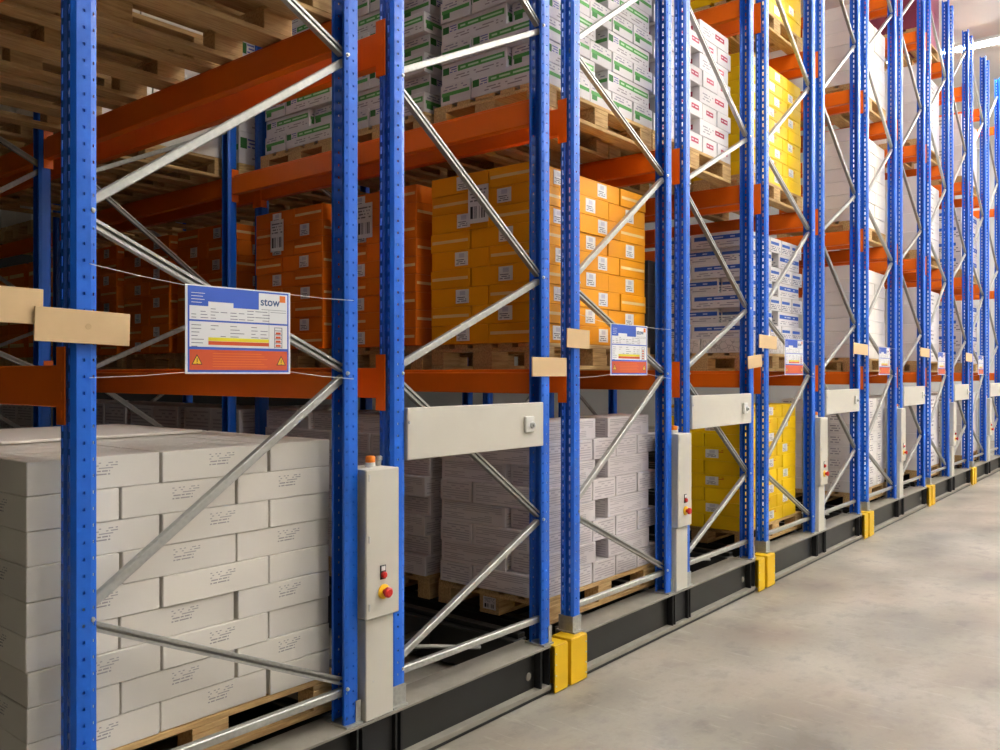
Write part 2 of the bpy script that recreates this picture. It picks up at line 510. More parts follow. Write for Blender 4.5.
for k in range(3):
    c, j = divmod(k, 2)
    xl = START[c]+POSTR[2*j]-PW; xr = START[c]+POSTR[2*j+1]-PW
    for lv in range(2):
        beam(xl, False, YB, YC, lv, f'dim orange beam deep behind first post of {ORD[k]} end frame, {LEVEL[lv]} level')
        beam(xr, True, YB, YC, lv, f'dim orange beam deep behind second post of {ORD[k]} end frame, {LEVEL[lv]} level')

frame('A', START[1]+POSTR[0]-PW, 11.04, 'dim blue inner frame, three bays behind the third end frame', False, False, 'blue frames in the dark behind the third bay')
for lv in range(2):
    beam(START[1]+POSTR[0]-PW, False, YC, 11.04, lv, f'dim orange beam in the deepest bay, first post of third frame, {LEVEL[lv]} level')
    beam(START[1]+POSTR[1]-PW, True, YC, 11.04, lv, f'dim orange beam in the deepest bay, second post of third frame, {LEVEL[lv]} level')
# ------------------------------------------------------------------ mobile bases
def base(c):
    s = START[c]
    x0, x1 = s+1.053, s+3.639
    t = thing('mobile_base', (f'black mobile rack base with yellow bumpers, {ORD[c]} along the aisle' if c else 'black mobile rack base under the rack with the large load sign'), 'rack base', (x0, 0, 0), 0, 'mobile rack bases')
    L = x1-x0
    yf = 2.555
    # front girder: I section, web painted black, flanges dusty
    bm = bmesh.new(); add_box(bm, .149, L-.114, yf+.045, yf+.055, .045, .24); part('girder_web', bm, 'black', t, 'black girder web facing the aisle')
    bm = bmesh.new(); add_box(bm, .149, L-.114, yf, yf+.122, .238, .2492, .001); part('top_flange', bm, 'dusty', t, 'dusty grey top flange')
    bm = bmesh.new(); add_box(bm, .149, L-.114, yf, yf+.122, .022, .046, .001); part('bottom_flange', bm, 'dusty', t, 'dusty grey bottom flange')
    bm = bmesh.new(); add_box(bm, .149, L-.114, yf+.128, yf+.19, .10, .243, .001); part('rear_channel', bm, 'dusty', t)
    for xa in (1.17, 1.20, 1.38, 1.41, L-.20, L-.128):
        bm = bmesh.new(); add_box(bm, xa, xa+.010, yf+.004, yf+.0445, .0465, .2375); part('stiffener', bm, 'dark', t)
    bm = bmesh.new(); add_box(bm, 1.212, 1.378, yf+.022, yf+.0445, .05, .236); part('joint_plate', bm, 'dark', t)
    for xa in (.215, L-.25):
        bm = bmesh.new(); add_lathe(bm, [(.020, 0), (.020, .003), (.016, .005)], T(xa, yf+.0449, .115) @ FRONT, 16)
        part('cover_cap', bm, 'dusty', t, 'round grey cover cap', True)
    for xa, w in ((0.0, .149), (L-.114, .114)):
        bm = bmesh.new()
        ya, yb = yf-.024, yf+.10
        if xa: pts = [(xa, ya), (xa+w, ya), (xa+w, yb), (xa+w-.008, yb), (xa+w-.008, ya+.008), (xa, ya+.008)]
        else: pts = [(xa, ya), (w, ya), (w, ya+.008), (.008, ya+.008), (.008, yb), (0, yb)]
        add_prism(bm, pts, .008, 'z', .232)
        add_box(bm, xa, xa+w, ya, yb, .2402, .2485, .003)
        b = part('bumper', bm, 'yellow', t, 'yellow steel bumper')
        for k in range(4):
            q = bmesh.new(); add_lathe(q, [(.005, 0), (.004, .003)], T(xa+(.010 if xa else w-.010), ya-.0002, .04+.055*k) @ FRONT, 8)
            part('screw', q, 'zinc', b, 'small bright screw')
    bm = bmesh.new(); add_box(bm, .149, L-.114, yf+.012, yf+.11, .001, .0215); part('gap_shade_strip', bm, 'black', t)  # added black strip, stands in for the shade under the girder
    # longitudinal girders under the posts and pallet rails between them
    for xp in POSTR:
        xa = s+xp-x0-PW
        bm = bmesh.new(); add_box(bm, xa-.02, xa+.09, yf+.195, 11.2, .03, .245, .004); part('side_girder', bm, 'black', t)
    for j in (0, 1):
        xa, xb = s+POSTR[2*j]-x0-PW, s+POSTR[2*j+1]-x0
        for xr in (xa-.018, xb-.05):
            for ya, yb in ((yf+.20, 5.34), (5.52, 8.16), (8.34, 10.98)):
                bm = bmesh.new(); add_box(bm, xr, xr+.06, ya, yb, .2455, .272, .002); part('pallet_rail', bm, 'black', t)
        for yy in (3.35, 4.3, 5.2):
            bm = bmesh.new(); add_box(bm, xa+.095, xb-.095, yy, yy+.08, .10, .18, .003); part('cross_member', bm, 'black', t)
    bm = bmesh.new(); add_tube(bm, [(s+x-x0, y, z) for x, y, z in ((2.75, 3.13, .262), (2.83, 3.10, .284), (2.95, 3.02, .290), (3.05, 2.93, .286), (3.15, 2.84, .275), (3.24, 2.79, .262))], .010); part('cable', bm, 'cable', t, 'pale grey cable lying in the base', True)
    return t
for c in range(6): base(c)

# ------------------------------------------------------------------ control cabinets and grey cover panels
def cabinet(c):
    s = START[c]
    x0, x1, yf = 2.262, 2.422, 2.535
    w = x1-x0
    t = thing('control_cabinet', f'grey control cabinet with emergency stop, {ORD[c]} along the aisle' if c else 'tall grey control cabinet with emergency stop nearest the large load sign', 'cabinet', (s+x0, yf, ZB), 0, 'rack control cabinets')
    bm = bmesh.new(); add_box(bm, 0, w, .012, .17, .412, 1.01, .003); part('body', bm, 'grey_paint', t)
    bm = bmesh.new(); add_box(bm, -.014, w+.006, -.004, .0115, .415, 1.010, .004); d = part('door', bm, 'grey_paint', t)
    for z in (.45, .72, .965):
        q = bmesh.new(); add_box(q, -.002, .005, -.0075, -.0045, z, z+.028, .001); part('door_catch', q, 'zinc', d, 'small metal door catch')
    bm = bmesh.new(); add_box(bm, .006, w-.004, .020, .165, .002, .408, .003); lc = part('lower_cover', bm, 'grey_paint', t)
    q = bmesh.new()
    add_lathe(q, [(.003, 0), (.003, .002)], T(.045, .0198, .155) @ FRONT, 8)
    part('screw', q, 'zinc', lc)
    # warning beacon
    bm = bmesh.new(); add_lathe(bm, [(.021, 0), (.021, .018), (.019, .020)], T(.078, .075, 1.0105), 16); be = part('beacon', bm, 'white_plastic', t, 'white beacon base', True)
    q = bmesh.new(); add_lathe(q, [(.0205, 0), (.021, .020), (.017, .026), (.006, .028)], T(.078, .075, 1.031), 16); part('beacon_lens', q, 'amber_plastic', be, 'orange beacon lens', True)
    bm = bmesh.new(); add_lathe(bm, [(.011, 0), (.011, .022), (.016, .024), (.016, .038), (.009, .043)], T(.138, .09, 1.0105), 12); part('cable_gland', bm, 'zinc', t, 'bright metal cable gland', True)
    # reset button with label plate
    bm = bmesh.new(); add_box(bm, .059, .089, -.0075, -.0042, .565, .622, .001); pl = part('button_plate', bm, 'dark', t, 'black button plate')
    q = bmesh.new(); add_box(q, .064, .084, -.0088, -.0077, .600, .618); part('button_label', q, 'paper', pl, 'white button label')
    q = bmesh.new(); add_lathe(q, [(.013, 0), (.013, .010), (.010, .013)], T(.074, -.0077, .583) @ FRONT, 16); part('push_button', q, 'red', pl, 'red push button', True)
    # emergency stop
    bm = bmesh.new(); add_lathe(bm, [(.030, 0), (.030, .004), (.027, .006)], T(.078, -.0045, .515) @ FRONT, 20); es = part('emergency_stop', bm, 'button_yellow', t, 'round yellow emergency stop plate', True)
    q = bmesh.new(); add_lathe(q, [(.011, 0), (.011, .014), (.021, .016), (.021, .026), (.014, .032)], T(.078, -.0112, .515) @ FRONT, 20); part('stop_knob', q, 'red', es, 'red mushroom knob', True)
def cover(c):
    s = START[c]
    xa, xb = 2.512, 3.476
    t = thing('cover_panel', f'grey sheet metal panel across the {ORD[2*c+1]} end frame from the load sign', 'panel', (s+xa, YF-.004, 1.277), 0, 'grey panels between posts')
    w = xb-xa
    bm = bmesh.new(); add_box(bm, 0, w, -.008, .018, 0, .222, .003); part('sheet', bm, 'grey_paint', t)
    bm = bmesh.new(); add_box(bm, w-.165, w-.095, -.0245, -.0085, .075, .155, .004); b = part('switch_box', bm, 'white_plastic', t, 'white key switch box')
    q = bmesh.new(); add_lathe(q, [(.017, 0), (.017, .008), (.009, .009), (.009, .018), (.004, .02)], T(w-.118, -.025, .112) @ FRONT, 14); part('key_switch', q, 'zinc', b, 'bright key switch', True)
    bm = bmesh.new(); add_lathe(bm, [(.007, 0), (.006, .005)], T(.010, -.0085, .16) @ FRONT, 8); part('screw', bm, 'zinc', t)
for c in range(6): cabinet(c); cover(c)

# ------------------------------------------------------------------ load signs on strings
def quad(bm, x0, x1, z0, z1, y): 
    bm.faces.new([bm.verts.new(p) for p in ((x0, y, z0), (x1, y, z0), (x1, y, z1), (x0, y, z1))])
SC = {'s_blue': lin(56, 92, 190), 's_red': lin(205, 84, 42), 's_yellow': lin(226, 214, 50), 's_line': lin(120, 120, 128), 's_dark': lin(62, 88, 130), 's_tri': lin(235, 190, 40), 's_orange': lin(228, 120, 40), 's_white': lin(226, 226, 226)}
for k, v in SC.items(): M[k] = plain(k[2:]+'_print', v, .5, 0, .35, .02)
SIGN = {}
def sign_parts():
    W, H = .418, .297; out = []
    def q(name, mat, rects, y, sub=None, label=None):
        bm = bmesh.new()
        for x0, x1, z0, z1 in rects: quad(bm, x0*W, x1*W, z0*H, z1*H, y)
        out.append((name, mesh(bm, name, mat), label))
    bm = bmesh.new(); add_box(bm, 0, W, 0, .003, 0, H, .0008); out.append(('board', mesh(bm, 'board', 's_white'), None))
    q('border', 's_blue', [(.02, .98, .02, .985)], -.0004, label='blue printed border')
    q('table', 's_white', [(.035, .965, .305, .59)], -.0008, label='white printed table')
    q('header_table', 's_white', [(.035, .965, .61, .765), (.20, .43, .765, .82)], -.0008)
    q('logo_field', 's_white', [(.675, .965, .765, .965)], -.0008)
    q('warning_field', 's_red', [(.035, .965, .045, .275)], -.0008, label='orange red warning field')
    q('yellow_bar', 's_yellow', [(.20, .775, .375, .415)], -.0012, label='yellow bar')
    q('red_bar', 's_red', [(.20, .775, .33, .372)], -.0012, label='orange red bar')
    lines = []
    random.seed(3)
    for i in range(4): lines += [(.05, .05+.15*random.uniform(.5, 1), .80+.035*i, .806+.035*i)]
    small = []
    for r in range(4):
        z = .63+.035*r
        for cx in (.05, .13, .22, .31, .40, .48, .56, .64, .71):
            if random.random() < .8: small.append((cx, cx+random.uniform(.04, .075), z, z+.008))
    for r in range(7):
        z = .305+.04*r
        small.append((.05, .05+random.uniform(.05, .11), z, z+.008))
        if r > 2:
            for cx in (.22, .31, .40, .49, .60, .69): 
                if random.random() < .65: small.append((cx, cx+random.uniform(.04, .09), z, z+.008))
    small.append((.774, .777, .29, .765))
    small.append((.79, .95, .740, .745)); small.append((.70, .95, .768, .773))
    q('fine_print', 's_line', small, -.0014, label='rows of small grey print')
    q('header_print', 's_white', lines, -.0012)
    q('warning_print', 's_orange', [(.24+.0*i, .76-.03*(i % 3), .08+.03*i, .086+.03*i) for i in range(6)], -.0012)
    q('logo_mark', 's_orange', [(.885, .945, .870, .950)], -.0012, label='orange square logo mark')
    q('rack_diagram', 's_line', [(.83, .837, .31, .56), (.905, .912, .31, .56)]+[(.83, .912, z, z+.008) for z in (.32, .37, .42, .47, .52, .555)], -.0014)
    q('rack_diagram_load', 's_red', [(.845, .895, z, z+.025) for z in (.33, .38, .43, .48)], -.0013)
    for x in (.10, .90):
        bm = bmesh.new(); a = .040
        pts = [(x*W-a/2, .105*H), (x*W+a/2, .105*H), (x*W, .105*H+a*.86)]
        bm.faces.new([bm.verts.new((p, -.0012, z)) for p, z in pts])
        c = (x*W, .105*H+a*.27); out.append(('triangle_edge', mesh(bm, 'triangle_edge', 'dark'), 'black triangle outline'))
        bm = bmesh.new()
        bm.faces.new([bm.verts.new((c[0]+(p-c[0])*.78, -.0015, c[1]+(z-c[1])*.78)) for p, z in pts])
        out.append(('warning_triangle', mesh(bm, 'warning_triangle', 's_tri'), 'yellow warning triangle'))
        bm = bmesh.new(); quad(bm, x*W-.0015, x*W+.0015, c[1]-.003, c[1]+.010, -.0018); quad(bm, x*W-.0015, x*W+.0015, c[1]-.0085, c[1]-.0055, -.0018)
        out.append(('exclamation_mark', mesh(bm, 'exclamation_mark', 'dark'), None))
    cu = bpy.data.curves.new('stow_lettering', 'FONT'); cu.body = 'stow'; cu.size = .041; cu.offset = .0006; cu.extrude = .0002
    cu.materials.append(M['s_dark'])
    tmp = bpy.data.objects.new('lettering_tmp', cu); C.objects.link(tmp)
    me = bpy.data.meshes.new_from_object(tmp.evaluated_get(bpy.context.evaluated_depsgraph_get())); me.name = 'lettering'
    bpy.data.objects.remove(tmp)
    out.append(('lettering', me, 'dark blue lettering stow'))
    return out
SP = sign_parts()
def sign(x, y, z, scale, label, xl, xr, full=True, tilt=0.0, sw=1.0):
    t = thing('load_sign', label, 'sign', (x, y, z), 0, 'printed load signs on strings')
    t.scale = (scale*sw, 1, scale); t.rotation_euler = (0, tilt, 0)
    for n, me, lb in SP:
        o = link(n, me, t)
        if lb: o['label'] = lb
        if n == 'lettering': o.rotation_euler = (PI/2, 0, 0); o.location = (.69*.418, -.0014, .82*.297)
    W, H = .418, .297
    ends = [((0.006, H-.006), (xl-x)/scale/sw, H+.035), ((0.006, .006), (xl-x)/scale/sw, -.012), ((W-.006, H-.006), (xr-x)/scale/sw, H-.006), ((W-.006, .008), (xr-x)/scale/sw, -.020)]
    for (a, b), ex, ez in ends:
        bm = bmesh.new(); add_tube(bm, [(a, -.001, b), ((a+ex)/2, .004, (b+ez)/2-.003), (ex, YF-y-.0045, ez)], .0011, 6)
        part('string', bm, 'string', t, 'thin white string')
ys = 2.563
sign(1.491, ys, 1.642, 1.0, 'large load sign with blue header and orange warning field, hung between posts', 1.185, 2.222)
for c in range(1, 6):
    s = START[c]
    sign(s+1.49, ys, 1.635, 1.0, f'small-looking load sign hung on the {ORD[2*c]} end frame, like the large one', s+1.185, s+2.222)

# ------------------------------------------------------------------ scraps of cardboard taped to the posts
def scrap(x0, x1, z0, z1, tilt, y, label):
    bm = bmesh.new(); w, h = (x1-x0)/2, (z1-z0)/2
    add_box(bm, -w, w, 0, .007, -h, h, .0012)
    o = link('cardboard_piece', mesh(bm, 'cardboard_piece', 'beige_card'), None, ((x0+x1)/2, y, (z0+z1)/2))
    o.rotation_euler = (0, tilt, 0)
    return tag(o, label, 'cardboard', 'cardboard pieces on the posts')
scrap(.80, 1.05, 1.786, 1.888, .02, 2.5685, 'beige cardboard piece cut off by the photo edge, left of the first blue post')
p = scrap(1.022, 1.302, 1.732, 1.832, .03, 2.558, 'large beige cardboard strip across the first blue post, left of large sign')
bm = bmesh.new()
add_lathe(bm, [(.009, 0), (.009, .0004)], T(.012, -.0002, .002) @ FRONT, 12); part('stamp_mark', bm, plain('card_stamp', lin(196, 164, 120), .8), p, 'faint round stamp')
scrap(3.385, 3.685, 1.630, 1.728, .0, 2.5700, 'beige cardboard piece at the end of the first grey panel, on second frame')
scrap(3.69, 3.905, 1.782, 1.884, .02, 2.5700, 'beige cardboard piece on the third frame, left of the second load sign')
scrap(6.04, 6.30, 1.690, 1.785, -.08, 2.5700, 'tilted beige cardboard piece, lower of the two between second and third carriage')
scrap(6.25, 6.60, 1.842, 1.945, .02, 2.5700, 'beige cardboard piece, upper of the two between second and third carriage')
scrap(8.56, 9.03, 1.838, 1.948, .02, 2.5700, 'beige cardboard piece between third and fourth carriage')
scrap(11.16, 11.62, 1.856, 1.965, .02, 2.5700, 'beige cardboard piece between fourth and fifth carriage')
scrap(13.80, 14.25, 1.83, 1.955, .02, 2.5700, 'beige cardboard piece between fifth and sixth carriage')

# ------------------------------------------------------------------ pallets
def pallet_meshes():
    r = random.Random(5); L, W = 1.2, .8; out = []
    def add(name, *a):
        bm = bmesh.new(); add_box(bm, *a, bev=.002); out.append((name, mesh(bm, name, 'wood'), (0, 0, 0)))
    for y, w in ((0, .145), (.1875, .10), (.3275, .145), (.5125, .10), (.655, .145)): add('top_board', 0, L, y, y+w, .122, .144)
    for x in (0, .5275, 1.055): add('cross_board', x, x+.145, 0, W, .1003, .1217)
    for x in (0, .5275, 1.055):
        for y, w in ((0, .10), (.3275, .145), (.70, .10)): add('block', x, x+.145, y, y+w, .0223, .10)
    for y, w in ((0, .10), (.3275, .145), (.70, .10)): add('bottom_board', 0, L, y, y+w, 0, .022)
    return out
PP = pallet_meshes()
def one_pallet():
    bm = bmesh.new()
    for n, me, _ in PP: bm.from_mesh(me)
    return mesh(bm, 'wooden_pallet', 'wood')
PONE = one_pallet()
def pallet(x, y, z, label, parts=True):
    rz = 0
    if parts:
        t = thing('wooden_pallet', label, 'pallet', (x, y, z), rz, 'wooden pallets in the racks')
        for n, me, l in PP: link(n, me, t, l)
    else:
        t = tag(link('wooden_pallet', PONE, None, (x, y, z), rz), label, 'pallet', 'wooden pallets in the racks')
    return t

# ------------------------------------------------------------------ cartons
def carton_bm(dx, dy, h, groove=False, bev=.0025):
    bm = bmesh.new(); add_box(bm, -dx/2, dx/2, -dy/2, dy/2, 0, h, bev)
    if groove:
        ctr = 0
        for yy in (-.0018, .0018):
            bmesh.ops.bisect_plane(bm, geom=bm.verts[:]+bm.edges[:]+bm.faces[:], plane_co=(0, yy, 0), plane_no=(0, 1, 0))
        fs = [f for f in bm.faces if f.normal.z > .9 and abs(f.calc_center_median().y) < .0015]
        bm.normal_update()
        fs = [f for f in bm.faces if f.normal.z > .9 and abs(f.calc_center_median().y) < .0015]
        ex = bmesh.ops.extrude_face_region(bm, geom=fs)
        bmesh.ops.delete(bm, geom=fs, context='FACES')
        for v in ex['geom']:
            if isinstance(v, bmesh.types.BMVert): v.co.z -= .004
    bm.normal_update()
    bmesh.ops.recalc_face_normals(bm, faces=bm.faces[:])
    uv = bm.loops.layers.uv.new('UVMap')
    for f in bm.faces:
        n = f.normal
        for l in f.loops:
            x, y, z = l.vert.co
            if abs(n.z) > .9: u, v = -5, -5
            elif abs(n.y) > abs(n.x): u, v = (x/dx+.5 if n.y < 0 else .5-x/dx), z/h
            else: u, v = 2+(y/dy+.5 if n.x > 0 else .5-y/dy), z/h
            l[uv].uv = (u, v)
    return bm
CM = {}
def carton_mesh(dx, dy, h, m, groove=False):
    k = (dx, dy, h, m, groove)
    if k not in CM: CM[k] = mesh(carton_bm(dx-.005, dy-.005, h-(.0028 if m == 'c_pale' else .0014), groove), 'carton', m)
    return CM[k]
def sticker_mesh(w, h, m='sticker'):
    k = ('st', w, h, m)
    if k not in CM:
        bm = bmesh.new(); uv = bm.loops.layers.uv.new('UVMap')
        f = bm.faces.new([bm.verts.new(p) for p in ((-w/2, 0, 0), (w/2, 0, 0), (w/2, 0, h), (-w/2, 0, h))])
        for l, c in zip(f.loops, ((0, 0), (1, 0), (1, 1), (0, 1))): l[uv].uv = c
        CM[k] = mesh(bm, 'sticker', m)
    return CM[k]

def lay_wide(L, S, gap=.004):
    """pinwheel: even rows start with two long sides, odd rows with one short end"""
    A = [(0, 0, 0), (L+gap, 0, 0), (2*L+2*gap, 0, 1), (0, S+gap, 1)]
    B = [(0, 0, 1), (S+gap, 0, 0), (S+L+2*gap, 0, 0), (0, L+gap, 0)]
    return A, B
def lay_white(L, S, top=False, g=.005):
    A = [(0, 0, 0), (L+g, 0, 0), (2*L+2*g, 0, 1), (0, S+g, 0), (0, 2*S+2*g, 0)]
    B = [(0, 0, 1), (S+g, 0, 0), (S+L+2*g, 0, 0), (0, L+g, 1)]
    if top: B += [(S+g, S+g, 0), (S+L+2*g, S+g, 0), (S+g, 2*S+2*g, 0), (S+L+2*g, 2*S+2*g, 0)]
    if top: A += [(L+g, S+g, 0), (L+g, 2*S+2*g, 0), (2*L+2*g, L+g, 1)]
    return A, B
def lay_comb(L, S, g=.004):
    A = [(i*(S+g), 0, 1) for i in range(5)]+[(0, L+g, 0)]
    B = [(.045, 0, 0), (.045+L+.135, 0, 0), (.01, S+g, 1)]
    return A, B
def lay_grid(cols, W, D, side):
    A = [(i*W, 0, 0) for i in range(cols)]+[(0, D*(i+1), 0) for i in range(side)]
    return A, A

def stack(x, y, z, rows, h, L, S, AB, mat, kind, desc, where, cat='carton', group=None, stick=None, jit=.003, top_groove=False, first=0, sides='both', topAB=None, turn=-PI/2):
    """rows of cartons on a pallet; only the cartons on the outside are built"""
    r = random.Random(int(x*100)+int(z*1000)+int(y*10))
    for k in range(rows):
        lay = AB[(k+first) % 2]
        top = k == rows-1
        if top and topAB: lay = topAB[(k+first) % 2]
        nf = ns = 0
        row = rows-k
        rw = 'top row' if row == 1 else f'{ORD[row-1]} row down'
        for (px, py, rot) in lay:
            if sides == 'left' and px > .02+.06: continue
            w, d = (L, S) if not rot else (S, L)
            zz = z+k*h
            if py < .01:
                nf += 1; pos = f'{ORD[nf-1]} along front'
            elif px < .07:
                ns += 1; pos = f'{ORD[ns-1]} behind corner'
            else:
                ns += 1; pos = f'{ORD[ns-1]} inside'
            lab = f'{desc}, {rw}, {pos}, {where}'
            o = link(kind, carton_mesh(L, S, h, mat, top and top_groove), None,
                     (x+px+w/2+r.uniform(-jit, jit)*.4, y+py+d/2+r.uniform(-jit, jit), zz+.0005), (turn if rot else 0)+r.uniform(-1, 1)*jit*.8)
            tag(o, lab, cat, group)
            if stick:
                sw, sh, su, sv = stick
                c = link('sticker', sticker_mesh(sw, sh), o, (su*L+r.uniform(-.01, .01), -S/2+.0022-.0008, sv*h))
                c['label'] = 'white printed sticker'

ZP0 = .2725
PY = [2.72, 3.595, 4.47]
def lvl(l): return ZP0 if l == 0 else BEAM_TOP[l-1]+.001
PH = .145
LN = ['floor level', 'second level', 'third level', 'fourth level', 'top level']

def load_pallet(k, l, bay, x, label, parts=True):
    return pallet(x, PY[bay] if bay < 3 else PY[bay-3]+YB-YF, lvl(l), label, parts)

# R1 floor level: plain white cartons
x0 = 1.062
load_pallet(0, 0, 0, x0+.02, 'wooden pallet under the nearest plain white cartons, floor level')
stack(x0, 2.722, lvl(0)+PH, 9, .1065, .43, .29, lay_white(.43, .29, True), 'c_white', 'white_carton', 'plain white carton', 'nearest floor stack', turn=PI/2, group='plain white cartons', jit=.006, top_groove=True, topAB=lay_white(.43, .29, True))
load_pallet(0, 0, 1, x0+.02, 'wooden pallet behind the nearest plain white cartons, floor level')
stack(x0, 3.615, lvl(0)+PH, 9, .1065, .43, .29, lay_white(.43, .29, True), 'c_white', 'white_carton', 'plain white carton', 'stack behind nearest', group='plain white cartons behind', jit=.006, top_groove=True, first=0, topAB=lay_white(.43, .29, True))
# a loose lid sheet lies on the rear stack
o = link('cardboard_sheet', mesh(box_bm(-.42, .42, -.36, .36, 0, .012, bev=.002), 'cardboard_sheet', 'c_pale'), None, (1.66, 3.80, lvl(0)+PH+9*.1065+.003), .03)
tag(o, 'flat pale cardboard sheet lying on top of the white cartons behind', 'cardboard')
# R1 third level: pallets seen from below, unseen cartons added above to block light
for b in range(3):
    load_pallet(0, 2, b, 1.08, f'wooden pallet seen from below, {ORD[b]} from the aisle, above the large load sign')
for b in range(3):
    load_pallet(0, 2, b+3, 1.08, f'dim wooden pallet seen from below, {ORD[b]} in the second bay, above large load sign', False)
for b in range(3):
    stack(1.08, PY[b], lvl(2)+PH, 2, .3, .4, .4, lay_grid(3, .4, .4, 1), 'c_pale', 'pale_carton', 'pale carton', f'{ORD[b]} added unseen load above large sign', group='unseen pale cartons added above', jit=.002)

# R3
x3 = 3.665
for b in range(3):
    load_pallet(2, 0, b, 3.70, f'wooden pallet under printed white cartons, {ORD[b]} from the aisle, floor level')
    stack(x3, PY[b]+.003, lvl(0)+PH, 8, .1205, .495, .252, lay_comb(.495, .252), 'c_print', 'printed_carton', 'white carton with printed lines', f'{ORD[b]} floor pallet', group='printed white cartons on the floor level', sides='both' if b == 0 else 'left' if b == 2 else 'both')
x3a = 3.59
for b in range(3):
    load_pallet(2, 1, b, 3.64, f'wooden pallet under amber or orange cartons, {ORD[b]} from the aisle, second level')
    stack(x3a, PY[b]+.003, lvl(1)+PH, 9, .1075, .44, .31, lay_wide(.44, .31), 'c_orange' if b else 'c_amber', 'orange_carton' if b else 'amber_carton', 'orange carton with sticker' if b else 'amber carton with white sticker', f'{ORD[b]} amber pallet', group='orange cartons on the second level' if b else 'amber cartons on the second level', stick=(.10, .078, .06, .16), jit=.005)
for b in range(3):
    load_pallet(2, 1, b+3, 3.64, f'dim wooden pallet under orange cartons, {ORD[b]} in second bay, second level', False)
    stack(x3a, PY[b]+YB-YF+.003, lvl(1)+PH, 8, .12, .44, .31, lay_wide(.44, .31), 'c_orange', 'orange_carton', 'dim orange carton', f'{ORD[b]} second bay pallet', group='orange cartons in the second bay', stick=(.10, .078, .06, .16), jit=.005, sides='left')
x3g = 3.66
for b in range(3):
    load_pallet(2, 2, b, 3.66, f'wooden pallet under green striped cartons, {ORD[b]} from the aisle, third level')
    stack(x3g, PY[b]+.003, lvl(2)+PH, 8 if b else 9, .122, .50, .24, lay_comb(.50, .24), 'c_green', 'green_striped_carton', 'white carton with green stripes', f'{ORD[b]} green pallet', group='green striped cartons on the third level')
# dim loads further in
DIM = ((2, 0, 1, x3, 'c_print', 'printed_carton', 'dim printed carton'), (2, 2, 1, x3g, 'c_green', 'green_striped_carton', 'dim green striped carton'),
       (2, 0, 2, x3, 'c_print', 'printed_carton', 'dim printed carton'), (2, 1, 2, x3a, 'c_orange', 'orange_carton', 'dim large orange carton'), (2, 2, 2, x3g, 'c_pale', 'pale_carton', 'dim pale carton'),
       (1, 2, 1, 2.40, 'c_pale', 'pale_carton', 'dim pale carton'))
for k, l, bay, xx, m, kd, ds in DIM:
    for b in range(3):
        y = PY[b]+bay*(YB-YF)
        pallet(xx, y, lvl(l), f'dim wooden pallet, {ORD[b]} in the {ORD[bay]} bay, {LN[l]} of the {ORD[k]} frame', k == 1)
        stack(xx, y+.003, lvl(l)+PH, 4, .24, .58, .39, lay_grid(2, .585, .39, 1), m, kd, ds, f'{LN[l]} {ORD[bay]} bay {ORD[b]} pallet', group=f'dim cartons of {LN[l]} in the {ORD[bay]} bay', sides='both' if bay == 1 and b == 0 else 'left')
# R4 third level
load_pallet(3, 2, 0, 4.87, 'wooden pallet under white cartons with red marks, third level')
stack(4.895, 2.722, lvl(2)+PH, 8, .118, .48, .233, lay_comb(.48, .233), 'c_red', 'red_marked_carton', 'white carton with red mark', 'third level', group='white cartons with red marks')
# R5
x5 = 6.36
load_pallet(4, 0, 0, x5, 'wooden pallet under lemon yellow cartons, floor level')
stack(x5-.10, 2.722, lvl(0)+PH, 9, .1075, .425, .31, lay_wide(.425, .31), 'c_lemon', 'yellow_carton', 'lemon yellow carton', 'floor level yellow stack', group='lemon cartons on the floor level', stick=(.11, .066, -.08, .22))
load_pallet(4, 1, 0, x5, 'wooden pallet under blue striped cartons, second level')
stack(x5, 2.722, lvl(1)+PH, 1, .115, .39, .39, lay_grid(3, .395, .395, 1), 'c_tray', 'tray', 'white tray with printed cells', 'under blue striped cartons', 'tray', 'white trays under the blue striped cartons')
stack(x5+.01, 2.724, lvl(1)+PH+.116, 7, .122, .48, .24, lay_comb(.48, .24), 'c_blue', 'blue_striped_carton', 'white carton with blue stripe', 'second level', group='blue striped cartons')
load_pallet(4, 1, 1, x5, 'wooden pallet under dark grey cartons, behind the blue striped cartons')
stack(x5, PY[1], lvl(1)+PH, 4, .2, .58, .38, lay_grid(2, .585, .39, 1), 'c_dark', 'dark_carton', 'dark grey carton', 'behind blue striped cartons', group='dark cartons')
load_pallet(4, 2, 0, x5+.03, 'wooden pallet under lemon yellow cartons, third level')
stack(x5+.03, 2.722, lvl(2)+PH, 9, .1075, .425, .31, lay_wide(.425, .31), 'c_lemon', 'yellow_carton', 'lemon yellow carton', 'third level yellow stack', group='lemon cartons on the third level', stick=(.11, .066, -.08, .22))
load_pallet(4, 3, 0, x5+.03, 'wooden pallet under lemon yellow cartons, fourth level')
stack(x5+.03, 2.722, lvl(3)+PH, 4, .1075, .425, .31, lay_wide(.425, .31), 'c_lemon', 'yellow_carton', 'lemon yellow carton', 'fourth level yellow stack', group='lemon cartons on the fourth level', stick=(.11, .066, -.08, .22))
# R7
x7 = 9.03
load_pallet(6, 0, 0, x7, 'wooden pallet under small marked pale cartons, floor level of seventh frame', False)
stack(x7, 2.722, lvl(0)+PH, 8, .12, .29, .25, lay_grid(4, .292, .25, 2), 'c_small', 'small_pale_carton', 'small pale marked carton', 'seventh frame', group='small pale cartons on the floor level')
for l in (1, 2, 3):
    load_pallet(6, l, 0, x7, f'wooden pallet under plain pale cartons, {LN[l]} of the seventh frame', False)
    stack(x7, 2.722, lvl(l)+PH, 7 if l < 3 else 6, .137, .39, .52, lay_grid(3, .393, .52, 0), 'c_pale', 'pale_carton', 'plain pale carton', f'seventh frame {LN[l]}', group='pale cartons of the seventh frame', jit=.005)
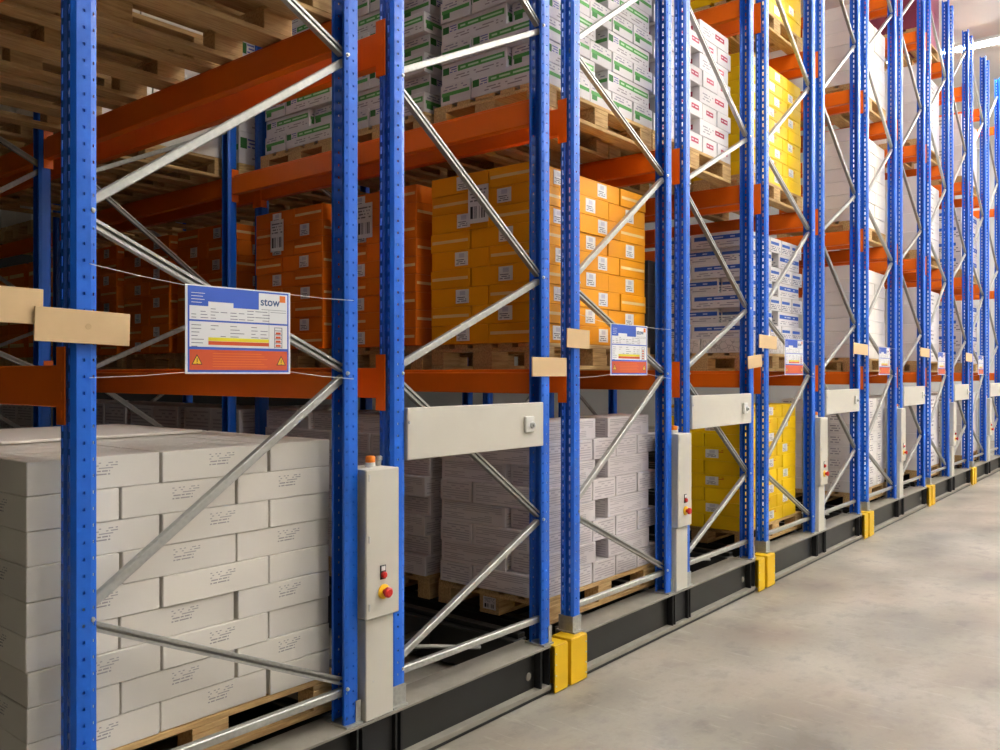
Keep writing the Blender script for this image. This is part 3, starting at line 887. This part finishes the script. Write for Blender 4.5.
# R9, R11
for k, xx in ((8, 11.68), (10, 14.30)):
    for l in range(5 if k == 8 else 4):
        nm = ORD[k]
        m, kd, ds = ('c_plum', 'plum_carton', 'plum red carton') if (k == 8 and l == 4) else ('c_blue', 'striped_carton', 'pale blue striped carton') if (k == 10 and l in (1, 2)) else ('c_small', 'small_pale_carton', 'pale marked carton')
        load_pallet(k, l, 0, xx, f'wooden pallet on the {LN[l]} of the {nm} frame', False)
        stack(xx, 2.722, lvl(l)+PH, 4, .235, .58, .39, lay_grid(2, .585, .39, 1), m, kd, ds, f'{nm} frame {LN[l]}', group=f'cartons of the {nm} frame')
# paper labels stuck across the amber loads, and a tag on a pallet
def paper_label(w, h, x, y, z, label):
    o = link('barcode_label', sticker_mesh(w, h, 'barcode'), None, (x, y, z), -PI/2)
    bm = bmesh.new(); bm.from_mesh(o.data)
    return tag(o, label, 'label', 'paper barcode labels')
paper_label(.15, .21, x3a-.009, 3.10, 2.49, 'white barcode sheet stuck on the first amber stack')
paper_label(.15, .22, x3a-.009, 4.05, 2.50, 'white barcode sheet stuck on the second stack, of orange cartons')
paper_label(.15, .22, x3a-.009, 4.96, 2.50, 'white barcode sheet stuck on the third stack, of orange cartons')
paper_label(.095, .07, 3.70-.003, 3.115, lvl(0)+.026, 'small barcode label on the middle block of a floor pallet')

# ------------------------------------------------------------------ ceiling lamps
def lamp(x, y, L, label):
    t = thing('ceiling_light', label, 'lamp', (x, y, 7.3), 0, 'fluorescent strip lights')
    bm = bmesh.new(); add_prism(bm, [(-.06, -.001), (.06, -.001), (.06, -.05), (.17, -.085), (.17, -.09), (.045, -.075), (-.045, -.075), (-.17, -.09), (-.17, -.085), (-.06, -.05)], -L/2, 'y', L)
    # profile is (x, z) for axis y
    part('housing', bm, 'lamp_body', t)
    bm = bmesh.new(); add_tube(bm, [(0, -L/2+.03, -.098), (0, L/2-.03, -.098)], .022, 10); part('tube', bm, 'tube', t, 'glowing white fluorescent tube', True)
for i, x in enumerate((2.6, 6.0, 9.4, 12.8, 16.2, 19.6)):
    for j, y in enumerate((-2.45, -.15, 2.1, 4.35)):
        if (j > 1 and i != 4): continue
        lamp(x, y, 2.2, f'strip light on the ceiling, {ORD[j]} of the {ORD[i]} row across the aisle')

# ------------------------------------------------------------------ camera and render look
f = 846.0
cam = bpy.data.cameras.new('camera'); co = bpy.data.objects.new('camera', cam); C.objects.link(co)
cam.sensor_width = 36; cam.sensor_fit = 'HORIZONTAL'; cam.lens = f*36/1000
th = math.atan(695/f)
co.location = (0, 0, 1.64); co.rotation_euler = (PI/2, 0, -(PI/2-th))
cam.shift_y = -.0005
cam.clip_end = 200
sc.camera = co
w = bpy.data.worlds.new('world'); sc.world = w; w.use_nodes = True
w.node_tree.nodes['Background'].inputs[0].default_value = (.9, .85, .8, 1)
w.node_tree.nodes['Background'].inputs[1].default_value = 0.0
sc.view_settings.view_transform = 'Standard'; sc.view_settings.look = 'None'
sc.view_settings.gamma = 1; sc.view_settings.use_curve_mapping = False
sc.view_settings.exposure = 2.4
